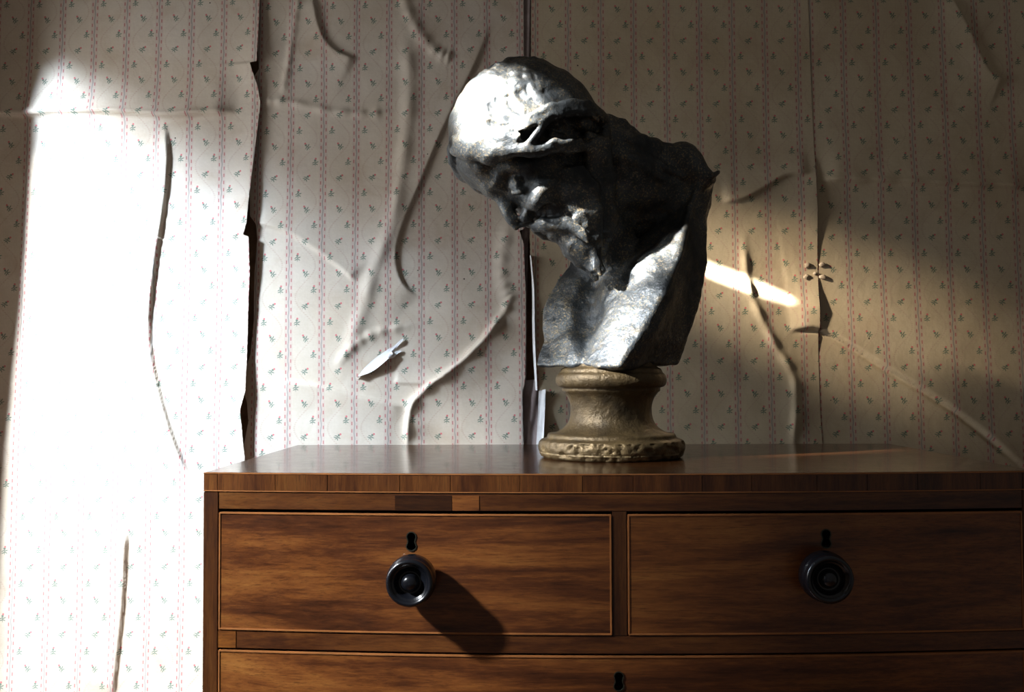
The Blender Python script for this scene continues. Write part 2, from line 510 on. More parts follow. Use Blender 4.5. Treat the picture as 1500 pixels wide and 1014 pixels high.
# (points, kind, width m, height m): 'r' ridge, 'g' groove, 'L'/'R' bulge on the left / right of the walking direction
CREASES = [
    ([(-20, 170), (40, 171), (100, 167), (170, 168), (245, 173), (300, 170), (355, 168)], 'r', 0.006, 0.007),
    ([(-20, 170), (40, 171), (100, 167), (170, 168), (245, 173), (300, 170), (355, 168)], 'L', 0.05, 0.012),
    ([(245, 178), (250, 240), (241, 320), (230, 385), (222, 485), (236, 570), (262, 655), (292, 715)], 'R', 0.03, 0.0055),
    ([(245, 178), (250, 240), (241, 320), (230, 385), (222, 485)], 'R', 0.012, 0.0025),
    ([(190, 770), (183, 880), (168, 1030)], 'R', 0.03, 0.006),
    ([(385, 152), (420, 151), (480, 164), (530, 169), (570, 168)], 'r', 0.007, 0.007),
    ([(440, -10), (428, 70), (416, 140)], 'r', 0.006, 0.005),
    ([(458, -10), (470, 45), (490, 75), (525, 92)], 'R', 0.03, 0.007),
    ([(588, -10), (608, 40), (640, 80), (665, 90)], 'r', 0.010, 0.009),
    ([(592, 50), (601, 110), (598, 180), (590, 250), (576, 330), (550, 395), (535, 450), (500, 545)], 'r', 0.013, 0.009),
    ([(724, 30), (690, 110), (650, 190), (620, 262), (592, 330), (581, 375), (590, 415), (615, 440)], 'R', 0.055, 0.0055),
    ([(495, 535), (520, 508), (555, 488), (605, 478)], 'r', 0.008, 0.006),
    ([(597, 660), (602, 600), (625, 570), (665, 540), (705, 503), (738, 460), (748, 440)], 'r', 0.007, 0.011),
    ([(597, 660), (602, 600), (625, 570), (665, 540), (705, 503), (738, 460)], 'R', 0.05, 0.008),
    ([(400, 558), (470, 567), (530, 583), (600, 598)], 'R', 0.05, 0.007),
    ([(575, 560), (620, 562), (660, 552)], 'L', 0.02, 0.004),
    ([(372, 325), (430, 345), (490, 385), (525, 415)], 'L', 0.03, 0.006),
    ([(745, 330), (735, 390), (742, 430), (752, 445)], 'r', 0.012, 0.007),
    ([(1088, 350), (1094, 415), (1108, 455), (1133, 505), (1158, 545), (1164, 590), (1158, 680)], 'r', 0.007, 0.009),
    ([(1055, 297), (1085, 293), (1120, 275), (1150, 258), (1188, 254)], 'L', 0.03, 0.006),
    ([(1196, 264), (1290, 267), (1400, 272), (1520, 277)], 'r', 0.007, 0.005),
    ([(1196, 264), (1290, 267), (1400, 272), (1520, 277)], 'L', 0.05, 0.007),
    ([(1150, 488), (1198, 486), (1250, 513), (1300, 545), (1360, 580), (1420, 622), (1520, 705)], 'L', 0.10, 0.010),
    ([(1150, 488), (1198, 486), (1250, 513), (1300, 545), (1360, 580), (1420, 622), (1520, 705)], 'g', 0.0034, 0.012),
    ([(1388, -10), (1420, 50), (1445, 105), (1470, 120)], 'R', 0.03, 0.006),
    ([(60, 545), (140, 540), (175, 545), (215, 560)], 'R', 0.03, 0.003),
]
CREASES = [(np.array(spline(wl(p), 5)), k, w, h) for p, k, w, h in CREASES]


def crease_height(A, B):
    H = np.zeros_like(A)
    for pts, kind, w, h in CREASES:
        reach = w * 6.5 if kind == 'r' else w * 3.2
        lo = pts.min(0) - reach; hi = pts.max(0) + reach
        m = (A > lo[0]) & (A < hi[0]) & (B > lo[1]) & (B < hi[1])
        if not m.any(): continue
        a, b = A[m], B[m]
        best = np.full(a.shape, 1e9); side = np.zeros_like(a); tpar = np.zeros_like(a)
        n = len(pts) - 1
        for i in range(n):
            p, q = pts[i], pts[i + 1]
            d = q - p; L2 = d @ d
            t = np.clip(((a - p[0]) * d[0] + (b - p[1]) * d[1]) / L2, 0, 1)
            ex, ey = a - (p[0] + t * d[0]), b - (p[1] + t * d[1])
            r = np.hypot(ex, ey); c = r < best
            best = np.where(c, r, best)
            side = np.where(c, np.sign(d[0] * (b - p[1]) - d[1] * (a - p[0])), side)
            tpar = np.where(c, (i + t) / n, tpar)
        fade = np.clip(np.minimum(tpar, 1 - tpar) / 0.12, 0, 1); fade = fade * fade * (3 - 2 * fade)
        if kind == 'r': hh = 0.62 * h * (0.75 * np.exp(-(best / w) ** 2) + 0.25 * np.exp(-(best / (2.6 * w)) ** 2)) * (0.75 + 0.5 * np.sin(tpar * 23 + w * 900) ** 2)
        elif kind == 'g': hh = -h * np.exp(-(best / w) ** 2)
        else:
            s = side if kind == 'L' else -side
            hh = np.where(s > 0, h * np.exp(-(best / w) ** 1.3), h * np.exp(-(best / 0.0026) ** 2))
        H[m] += hh * (0.25 + 0.75 * fade if kind == 'r' else fade)
    return H


def smooth_noise(A, B, scale, seed):
    """cheap value noise on arrays"""
    x, y = A * scale + seed * 17.3, B * scale + seed * 5.1
    xi, yi = np.floor(x).astype(int), np.floor(y).astype(int)
    xf, yf = x - xi, y - yi
    xf = xf * xf * (3 - 2 * xf); yf = yf * yf * (3 - 2 * yf)

    def r(i, j):
        h = np.sin(i * 127.1 + j * 311.7 + seed * 74.7) * 43758.5453
        return h - np.floor(h)
    return (r(xi, yi) * (1 - xf) + r(xi + 1, yi) * xf) * (1 - yf) + (r(xi, yi + 1) * (1 - xf) + r(xi + 1, yi + 1) * xf) * yf


def relief(A, B):
    return (crease_height(A, B) + 0.010 * (smooth_noise(A, B, 3.1, 1) - 0.2) + 0.0032 * (smooth_noise(A, B, 9.0, 3) - 0.3)
            + 0.0010 * smooth_noise(A, B, 26.0, 5))


def rows_b():
    d = np.arange(0.36, 1.86, 0.0032)
    return np.concatenate([np.arange(0.02, 0.36, 0.03), d, np.arange(1.87, 2.46, 0.03)])


def paper_strip(left, right, phase_px, v_px, tilt, lift_l, lift_r, base, jit=(0.0, 0.0), seed=1, step=0.0032, mat=None):
    """left/right: pixel outlines of the two edges, top to bottom; phase_px: pixel where one stripe meets the top"""
    le, re = wl(left), wl(right)
    le = le[np.argsort(le[:, 1])]; re = re[np.argsort(re[:, 1])]
    B1 = rows_b()
    la = np.interp(B1, le[:, 1], le[:, 0]); ra = np.interp(B1, re[:, 1], re[:, 0])
    rng = np.random.RandomState(seed)
    la = la + jit[0] * np.cumsum(rng.randn(len(B1))) * 0.15 * 0 + jit[0] * rng.randn(len(B1))
    ra = ra + jit[1] * rng.randn(len(B1))
    n = max(4, int((ra - la).max() / step))
    t = np.linspace(0, 1, n + 1)
    A = la[:, None] * (1 - t) + ra[:, None] * t
    B = np.repeat(B1[:, None], n + 1, 1)
    H = base + relief(A, B)
    dl, dr = A - la[:, None], ra[:, None] - A
    fl, fr = lift_l(B), lift_r(B)
    H += fl * np.exp(-(dl / 0.035) ** 1.4) + fr * np.exp(-(dr / 0.035) ** 1.4)
    H = np.maximum(H, base - 0.002)
    W = (np.array(WORG)[None, None] + B[..., None] * np.array(WUP) + H[..., None] * np.array(WN))
    W[..., 0] += A
    nr = len(B1)
    idx = np.arange(nr * (n + 1)).reshape(nr, n + 1)
    F = np.stack([idx[:-1, :-1], idx[:-1, 1:], idx[1:, 1:], idx[1:, :-1]], -1).reshape(-1, 4)
    a0, b0 = at_wall(phase_px, 0); _, bv = at_wall(phase_px, v_px)
    U = (A - a0) + tilt * (B - b0); Vv = (B - bv) - tilt * (A - a0) + 0.0153 + 40 * 4 * 0.0306
    o = link_np('wallpaper_strip', W.reshape(-1, 3), F, mat or MAT_PAPER, wall_back)
    l = o.data.uv_layers.new(name='UVMap')
    uvs = np.stack([U.ravel(), Vv.ravel()], -1).astype(np.float32)
    l.data.foreach_set('uv', uvs[F.ravel()].ravel())
    return o


def bpx(py, px=750): return at_wall(px, py)[1]


def lift(pts):
    xs = np.array([bpx(p[0]) for p in pts]); ys = np.array([p[1] for p in pts])
    o = np.argsort(xs)
    return lambda B: np.interp(B, xs[o], ys[o])


E1R = [(386, -300), (384, 0), (382, 60), (381, 96), (371, 97), (374, 110), (381, 130), (385, 155), (380, 200), (374, 250), (369, 300), (367, 330), (362, 348),
       (370, 350), (371, 400), (369, 440), (366, 520), (364, 575), (358, 600), (359, 620), (363, 670), (364, 760), (360, 1100)]
E2L = [(372, -300), (372, 0), (380, 80), (381, 104), (372, 118), (368, 250), (368, 318), (377, 330), (379, 352), (375, 400), (374, 470), (369, 520), (355, 560), (364, 590), (366, 618), (360, 650), (352, 700), (350, 1100)]
E2R = [(768, -300), (767, 0), (767, 300), (768, 338), (761, 341), (767, 360), (770, 430), (770, 500), (769, 560), (765, 575), (767, 660), (766, 1100)]
E3L = [(779, -300), (778, 0), (778, 300), (776, 350), (777, 380), (782, 430), (783, 500), (786, 560), (787, 572), (798, 574), (797, 610), (792, 655), (790, 1100)]
E34 = [(1175, -300), (1181, 0), (1186, 100), (1190, 200), (1193, 260), (1195, 350), (1196, 420), (1197, 500), (1200, 600), (1206, 700), (1220, 1100)]
E1L = [(0, -300), (2, 0), (-4, 300), (-3, 470), (3, 530), (5, 536), (0, 545), (-1, 595), (0, 608), (5, 612), (1, 680), (-4, 800), (-14, 1100)]
E4R = [(2120, -300), (2170, 500), (2200, 1100)]

s2 = paper_strip(E2L, E2R, 430, 35, 0.004, lift([(0, .0), (1000, .0)]), lift([(0, .001), (300, .001), (340, .007), (420, .006), (600, .007), (700, .003)]), 0.005, (0, 0.0003), 2)
s1 = paper_strip(E1L, E1R, 51, 33.5, 0.004, lift([(0, .004), (1000, .004)]), lift([(0, .006), (96, .012), (150, .005), (250, .009), (340, .016), (430, .009), (520, .006), (600, .014), (700, .005)]), 0.0085, (0.0002, 0.0003), 1)
s3 = paper_strip(E3L, E34, 1022, 17, -0.004, lift([(0, .001), (340, .002), (430, .005), (560, .006), (575, .008), (700, .003)]), lift([(0, .0), (230, .0), (265, .005), (310, .009), (360, .003), (400, .0), (425, .003), (455, .009), (490, .003), (520, .0), (700, .0)]), 0.0062, (0.0003, 0.0), 3, mat=MAT_PAPER2)
s4 = paper_strip([(x - 6, y) for x, y in E34], E4R, 1232, 25, -0.004, lift([(0, .0), (250, .0), (1000, .0)]), lift([(0, 0), (1000, 0)]), 0.0055, (0, 0), 4, mat=MAT_PAPER2)
# a narrower strip in the corner that the left strip has come away from
s0 = paper_strip([(-90, -300), (-90, 1100)], [(-4, -300), (-5, 0), (-10, 500), (-16, 1100)], -40, 20, 0.0, lift([(0, 0), (9, 0)]), lift([(0, 0), (9, 0)]), 0.002, (0, 0.0005), 5, 0.006)


def thin_patch(name, pts, h0, mat, curl=0.0, n=10, m=40, parent=wall_back):
    """a hanging scrap between a left and a right outline (pixel lists, same length)"""
    L, R = [spline(wl(x), 6) for x in pts]
    vs, fs = [], []
    for i, (p, q) in enumerate(zip(L, R)):
        for k in range(n + 1):
            t = k / n
            a = p[0] * (1 - t) + q[0] * t; b = p[1] * (1 - t) + q[1] * t
            h = h0 + float(relief(np.array([a]), np.array([b]))[0]) + curl * t * t + 0.002 * math.sin(9 * t + i * 0.4) * t + 0.0012 * mnoise.noise(Vector((a * 60, b * 60, 3)))
            vs.append(wall_pt(a, b, max(0.0008, h)))
    for i in range(len(L) - 1):
        for k in range(n):
            a = i * (n + 1) + k; fs.append((a, a + n + 1, a + n + 2, a + 1))
    return link_mesh(name, vs, fs, mat, parent)


thin_patch('lining_paper', ([(764, -60), (764, 120), (764, 340), (766, 460), (766, 700)], [(779, -60), (779, 120), (778, 330), (773, 380), (770, 700)]), 0.0030, MAT_LINING)
thin_patch('lining_paper', ([(766, 558), (766, 600), (766, 640), (765, 700)], [(789, 556), (788, 600), (787, 640), (783, 700)]), 0.004, MAT_LINING, 0.002)
thin_patch('torn_edge', ([(776, 376), (779, 420), (780, 500), (784, 572)], [(777.5, 378), (782, 420), (783.5, 500), (787, 573)]), 0.010, MAT_TORN, 0.006, 4)
thin_patch('torn_edge', ([(789, 573), (788, 600), (786, 640), (784, 672)], [(799, 571), (798, 600), (796, 640), (793, 672)]), 0.012, MAT_TORN, 0.008, 5)
# torn scrap on the second strip: a white peeled tongue, two pale ends and a small curled knob
HB = 0.0068
thin_patch('torn_flap', ([(524, 556), (535, 540), (552, 525), (572, 511)], [(527, 553), (546, 546), (562, 535), (578, 520)]), HB, MAT_TORN, 0.009, 8)
thin_patch('torn_flap', ([(570, 514), (578, 508), (587, 500), (592, 497)], [(573, 519), (580, 513), (588, 504), (593, 499)]), HB + 0.001, MAT_TORN, 0.001, 4)
thin_patch('torn_flap', ([(572, 521), (578, 516), (584, 515), (589, 514)], [(572, 527), (579, 524), (584, 519), (590, 516)]), HB + 0.001, MAT_TORN, 0.001, 4)


def scrap(px, py, r, h, seed, mat=None):
    """a small crumpled curl of torn paper"""
    a, b = at_wall(px, py)
    bm = bmesh.new(); bmesh.ops.create_icosphere(bm, subdivisions=2, radius=r)
    hh = float(relief(np.array([a]), np.array([b]))[0]) + h
    for v in bm.verts:
        k = 1 + 0.55 * mnoise.noise(v.co * (1.3 / r) + Vector((seed, 0, 0)))
        p = v.co * k
        v.co = wall_pt(a + p.x * 1.2, b + p.z, hh + p.y * 0.7)
    me = bpy.data.meshes.new('torn_curl'); bm.to_mesh(me); bm.free(); me.materials.append(mat or MAT_TORN)
    me.polygons.foreach_set('use_smooth', [True] * len(me.polygons))
    o = bpy.data.objects.new('torn_curl', me); COL.objects.link(o); o.parent = wall_back


scrap(573, 523, 0.0045, 0.014, 1.0)
for i_, (x_, y_, r_) in enumerate([(1181, 390, 0.0052), (1202, 389, 0.0046), (1179, 407, 0.0046), (1203, 407, 0.0050), (1192, 402, 0.0034)]):
    scrap(x_, y_, r_, 0.0085, 3.0 + i_ * 2.3, MAT_FLAKE)

# ------------------------------------------------------------------ chest of drawers
X0, X1 = -0.4166, 0.642
XC, HW = (X0 + X1) / 2, (X1 - X0) / 2
TOP_Z, BOW, DEPTH = 0.95, 0.031, 0.528


def yf(x, off=0.0):
    return -BOW * (1 - ((x - XC) / HW) ** 2) + off


def bow_slab(name, x0, x1, z0, z1, mat, parent, front=0.0, thick=0.02, bevel=0.0012, n=None, back_y=None):
    """a piece whose front follows the bow; front < 0 stands proud"""
    n = n or max(2, int((x1 - x0) / 0.02))
    bm = bmesh.new(); cols = []
    for i in range(n + 1):
        x = x0 + (x1 - x0) * i / n; y = yf(x, front); yb = y + thick if back_y is None else back_y
        cols.append([bm.verts.new((x, y, z0)), bm.verts.new((x, y, z1)), bm.verts.new((x, yb, z1)), bm.verts.new((x, yb, z0))])
    for i in range(n):
        for k in range(4):
            a, b = cols[i], cols[i + 1]
            bm.faces.new((a[k], b[k], b[(k + 1) % 4], a[(k + 1) % 4]))
    bm.faces.new(cols[0]); bm.faces.new(cols[-1][::-1])
    bmesh.ops.recalc_face_normals(bm, faces=bm.faces[:])
    if bevel:
        es = [e for e in bm.edges if len(e.link_faces) == 2 and e.calc_face_angle() > 0.7]
        bmesh.ops.bevel(bm, geom=es, offset=bevel, segments=2, affect='EDGES')
    me = bpy.data.meshes.new(name); bm.to_mesh(me); bm.free(); me.materials.append(mat)
    o = bpy.data.objects.new(name, me); COL.objects.link(o)
    if parent is not None:
        o.parent = parent; o.matrix_parent_inverse = parent.matrix_world.inverted()
    return o


chest = empty('chest_of_drawers', (XC, 0.24, 0.0))
chest['label'] = 'bow-fronted mahogany chest of drawers with black knobs, carrying the dark bust'
chest['category'] = 'chest of drawers'

bow_slab('top', X0, X1, 0.9265, TOP_Z - 0.0022, MAT_TOP, chest, 0.004, bevel=0.0008, back_y=DEPTH)
tp = bow_slab('top_veneer', X0 + 0.0018, X1 - 0.0018, TOP_Z - 0.0024, TOP_Z, MAT_TOP, chest, 0.002, bevel=0.0004, back_y=DEPTH)
box('side_panel', (X0, 0.012, 0.07), (X0 + 0.02, DEPTH, 0.9265), MAT_STILE, chest, 0.001)
box('side_panel', (X1 - 0.02, 0.012, 0.07), (X1, DEPTH, 0.9265), MAT_STILE, chest, 0.001)
box('back_panel', (X0 + 0.02, DEPTH - 0.012, 0.07), (X1 - 0.02, DEPTH, 0.9265), MAT_STILE, chest)
box('carcase_void', (X0 + 0.0205, 0.03, 0.09), (X1 - 0.0205, DEPTH - 0.013, 0.925), MAT_DARKWOOD, chest)
# crossbanded frieze: short vertical-grained veneers side by side
xs = [X0, X0 + 0.0185]
while xs[-1] < X1 - 0.13: xs.append(xs[-1] + random.uniform(0.06, 0.11))
xs += [X1 - 0.0185, X1]
for i in range(len(xs) - 1):
    bow_slab('veneer_block', xs[i] + 0.0002, xs[i + 1] - 0.0002, 0.9272, 0.9478, MAT_BAND, chest, random.uniform(-0.0003, 0.0003), 0.004, 0.0003)
bow_slab('top_inlay', X0, X1, 0.9478, 0.9497, MAT_STRING, chest, -0.0004, 0.004, 0.0004)
bow_slab('frieze_inlay', X0, X1, 0.9257, 0.9272, MAT_STRING, chest, -0.0006, 0.010, 0.0003)
SX0, SX1 = X0 + 0.0200, X1 - 0.0193       # inside edges of the stiles
bow_slab('stile', X0, SX0, 0.07, 0.9257, MAT_STILE, chest, 0.0, 0.018, 0.0010)
bow_slab('stile', SX1, X1, 0.07, 0.9257, MAT_STILE, chest, 0.0, 0.018, 0.0010)
bow_slab('rail', SX0, SX1, 0.9032, 0.9257, MAT_RAIL, chest, 0.0006, 0.03, 0.0008)
Z_R1, Z_D1 = (0.7275, 0.7497), (0.7510, 0.8992)
DX = (0.1033, 0.1213)                      # divider between the two small drawers
bow_slab('divider', DX[0], DX[1], Z_R1[1], 0.9032, MAT_STILE, chest, 0.0006, 0.03, 0.0008, 2)
bow_slab('rail', SX0, SX1, *Z_R1, MAT_RAIL, chest, 0.0006, 0.03, 0.0008)
bow_slab('rail', SX0, SX1, 0.522, 0.538, MAT_RAIL, chest, 0.0006, 0.03, 0.0008)
bow_slab('rail', SX0, SX1, 0.300, 0.316, MAT_RAIL, chest, 0.0006, 0.03, 0.0008)
bow_slab('apron', X0, X1, 0.055, 0.085, MAT_BAND, chest, -0.002, 0.03, 0.0015)
# repairs let into the rails
pa, pb, pc = [at_y(p, 735, yf(-0.1)).x for p in (578, 662, 702)]
bow_slab('veneer_patch', pa, pb, 0.9036, 0.9225, MAT_PATCH, chest, -0.0004, 0.002, 0.0002)
bow_slab('veneer_patch', pb + 0.0002, pc, 0.9036, 0.9225, MAT_PATCH3, chest, -0.0001, 0.002, 0.0002)['label'] = 'lighter orange patch of veneer'
bow_slab('veneer_patch', SX0 + 0.0005, SX0 + 0.024, 0.7280, 0.7492, MAT_PATCH2, chest, -0.0002, 0.002, 0.0002)['label'] = 'lighter orange patch of veneer'
for sx in (X0 + 0.03, X1 - 0.03):
    for sy in (0.02, DEPTH - 0.05):
        v, f = lathe([(0.0, 0), (0.016, 0), (0.020, 0.006), (0.016, 0.014), (0.026, 0.030), (0.030, 0.045), (0.024, 0.058), (0.024, 0.0745), (0, 0.0745)], 24, 'Z', (sx, sy, 0))
        link_mesh('foot', v, f, MAT_STILE, chest)

KNOB_PROF = [(0.0, 0.0), (0.0165, 0.0), (0.0225, 0.001), (0.0245, 0.003), (0.0240, 0.0055), (0.0215, 0.0075), (0.0205, 0.0090), (0.0230, 0.0115),
             (0.0280, 0.0135), (0.0302, 0.0165), (0.0307, 0.0215), (0.0306, 0.0300), (0.0298, 0.0345), (0.0284, 0.0366), (0.0280, 0.0380), (0.0286, 0.0400), (0.0290, 0.0430), (0.0286, 0.0462), (0.0270, 0.0484),
             (0.0252, 0.0490), (0.0238, 0.0483), (0.0222, 0.0462), (0.0208, 0.0449), (0.0196, 0.0445), (0.0186, 0.0432), (0.0170, 0.0409), (0.0145, 0.0389), (0.0122, 0.0380),
             (0.0113, 0.0386), (0.0110, 0.0412), (0.0102, 0.0446), (0.0086, 0.0474), (0.0063, 0.0494), (0.0036, 0.0505), (0.0012, 0.0508), (0.0, 0.0508)]


def keyhole_outline(cx, cz, s, grow=0.0, n=16):
    """round head above a wider rounded foot"""
    pts = []
    R, r2, H = 0.0052 * s + grow, 0.0056 * s + grow, 0.0105 * s
    for k in range(n + 1):
        t = math.radians(-32 + 244 * k / n); pts.append((cx + R * math.cos(t), cz + 0.0055 * s + R * math.sin(t)))
    pts.append((cx - 0.0036 * s - grow, cz - 0.0005 * s))
    for k in range(n + 1):
        t = math.radians(150 + 240 * k / n); pts.append((cx + r2 * math.cos(t), cz - H * 0.62 + r2 * 0.85 * math.sin(t)))
    pts.append((cx + 0.0036 * s + grow, cz - 0.0005 * s))
    return pts


def prism(name, outer, y0, y1, mat, parent, inner=None):
    n = len(outer); vs, fs = [], []
    for y in (y0, y1):
        for p in outer: vs.append((p[0], y, p[1]))
    if inner is None:
        fs = [tuple(range(n)), tuple(range(n, 2 * n))[::-1]]
        for k in range(n): fs.append((k, k + n, (k + 1) % n + n, (k + 1) % n))
    else:
        for y in (y0, y1):
            for p in inner: vs.append((p[0], y, p[1]))
        for k in range(n):
            j = (k + 1) % n
            fs += [(k, j, j + n, k + n), (k, 2 * n + k, 2 * n + j, j), (2 * n + k, 3 * n + k, 3 * n + j, 2 * n + j), (n + k, n + j, 3 * n + j, 3 * n + k)]
    o = link_mesh(name, vs, fs, mat, parent, smooth=False)
    bm = bmesh.new(); bm.from_mesh(o.data); bmesh.ops.recalc_face_normals(bm, faces=bm.faces[:]); bm.to_mesh(o.data); bm.free()
    return o


def drawer(x0, x1, z0, z1, keys, knobs, mat, inlay=True):
    d = bow_slab('drawer', x0, x1, z0, z1, mat, chest, 0.0, 0.02, 0.0006, n=max(10, int((x1 - x0) / 0.012)))
    for (kx, kz) in keys:                         # real keyhole cut through the front
        cut = prism('cutter', keyhole_outline(kx, kz, 1.0, 0.0012), yf(kx) - 0.02, yf(kx) + 0.05, MAT_DARKWOOD, None)
        md = d.modifiers.new('key', 'BOOLEAN'); md.operation = 'DIFFERENCE'; md.object = cut; md.solver = 'EXACT'
        bpy.context.view_layer.update()
        me = bpy.data.meshes.new_from_object(d.evaluated_get(bpy.context.evaluated_depsgraph_get()))
        d.modifiers.clear(); d.data = me
        bpy.data.objects.remove(cut)
        prism('keyhole_rim', keyhole_outline(kx, kz, 1.0, 0.0013), yf(kx) - 0.0012, yf(kx) + 0.012, MAT_BRASS, d, keyhole_outline(kx, kz, 1.0, 0.0))
    w, pr = 0.0021, -0.0010
    bow_slab('cockbead', x0, x1, z1 - w, z1 + 0.0004, MAT_BEAD, d, pr, 0.006, 0.0005)
    bow_slab('cockbead', x0, x1, z0 - 0.0004, z0 + w, MAT_BEAD, d, pr, 0.006, 0.0005)
    bow_slab('cockbead', x0 - 0.0003, x0 + w, z0, z1, MAT_BEAD, d, pr, 0.006, 0.0005, 1)
    bow_slab('cockbead', x1 - w, x1 + 0.0003, z0, z1, MAT_BEAD, d, pr, 0.006, 0.0005, 1)
    for (kx, kz) in knobs:
        v, f = lathe(KNOB_PROF, 56, '-Y', (kx, yf(kx) + 0.0004, kz))
        o = link_mesh('knob', v, f, MAT_EBONY, d)
        bm = bmesh.new(); bm.from_mesh(o.data); bmesh.ops.recalc_face_normals(bm, faces=bm.faces[:]); bm.to_mesh(o.data); bm.free()
    return d


def front(px, py):
    """pixel -> (x, z) on the bowed front"""
    y = -0.04
    for _ in range(5):
        p = at_y(px, py, y); y = yf(p.x)
    return p.x, p.z


k1, k2, k3 = front(602.5, 793), front(1210, 789), front(906.5, 998)
n1, n2 = front(606, 844), front(1200, 839)
drawer(SX0 + 0.0012, DX[0] - 0.0012, *Z_D1, [k1], [n1], MAT_DRAWER)
drawer(DX[1] + 0.0012, SX1 - 0.0012, *Z_D1, [k2], [n2], MAT_DRAWER2)
for z0, z1, kz in ((0.5395, 0.7248, k3[1]), (0.3175, 0.5205, 0.455), (0.087, 0.2985, 0.235)):
    drawer(SX0 + 0.0012, SX1 - 0.0012, z0, z1, [(k3[0], kz)], [(-0.15, kz - 0.055), (0.375, kz - 0.055)], MAT_DRAWER3)

# ------------------------------------------------------------------ the bust
YB = 0.235                                  # depth of the bust's axis
BX = at_y(895, 600, YB).x
bust = empty('portrait_bust', (BX, YB, TOP_Z))
bust['label'] = 'dark bronzed plaster bust of a bearded man with bowed head, on a turned gilt socle'
bust['category'] = 'bust'


def P(px, py, dy=0.0): return at_y(px, py, YB + dy)


# turned socle
def zc(py): return at_y(895, py, YB).z


def rr(w): return w * (YB - CAM.y) / F_PX / 2.0


B0, zt = TOP_Z, zc(541)
prof = [(0, TOP_Z), (rr(196), TOP_Z), (rr(206), TOP_Z + 0.003), (rr(211), TOP_Z + 0.009)]
for t in np.linspace(-50, 80, 10):
    prof.append((rr(202) + 0.0058 * math.cos(math.radians(t)), TOP_Z + 0.0165 + 0.0105 * math.sin(math.radians(t))))
prof += [(rr(194), TOP_Z + 0.0285), (rr(188), TOP_Z + 0.0300), (rr(186), TOP_Z + 0.0335), (rr(183), TOP_Z + 0.0360)]
zs0, zs1 = TOP_Z + 0.0365, zc(575)
for t in np.linspace(0, 1, 22):
    z = zs0 + (zs1 - zs0) * t
    w = np.interp(z, [zc(q) for q in (638, 635, 631, 626, 620, 614, 606, 597, 588, 581, 575)], [183, 170, 152, 137, 127, 121, 118, 118, 121, 127, 136])
    prof.append((rr(w), z))
prof += [(rr(142), zc(573)), (rr(143), zc(570.5)), (rr(142), zc(568))]
zm = zc(556.5)
for t in np.linspace(-75, 75, 11):
    prof.append((rr(147) + 0.0075 * math.cos(math.radians(t)), zm + 0.0110 * math.sin(math.radians(t))))
prof += [(rr(146), zt), (rr(132), zt + 0.004), (rr(120), zt + 0.016), (0, zt + 0.016)]


def chip(t, h, r):
    if r < 0.03: return 0.0
    p = Vector((math.cos(t) * 6, math.sin(t) * 6, h * 60))
    d = 0.0007 * mnoise.noise(p) + 0.0006 * mnoise.noise(p * 0.35)
    e = h - TOP_Z
    if 0.0005 < e < 0.026:
        q = Vector((math.cos(t) * r * 110, math.sin(t) * r * 110, h * 130))
        c = mnoise.noise(q) * 0.6 + mnoise.noise(q * 2.1) * 0.4
        if c > 0.05: d -= min(0.0045, (c - 0.05) * 0.016)
    return d


# finer rows in the foot so that the chips read
fine = [prof[0], prof[1]]
for a, b in zip(prof[1:-1], prof[2:]):
    n_ = max(1, int(abs(b[1] - a[1]) / 0.0017))
    for k in range(1, n_ + 1): fine.append((a[0] + (b[0] - a[0]) * k / n_, a[1] + (b[1] - a[1]) * k / n_))
v, f = lathe(fine, 220, 'Z', (BX, YB, 0), chip)
link_mesh('socle', v, f, MAT_SOCLE, bust)


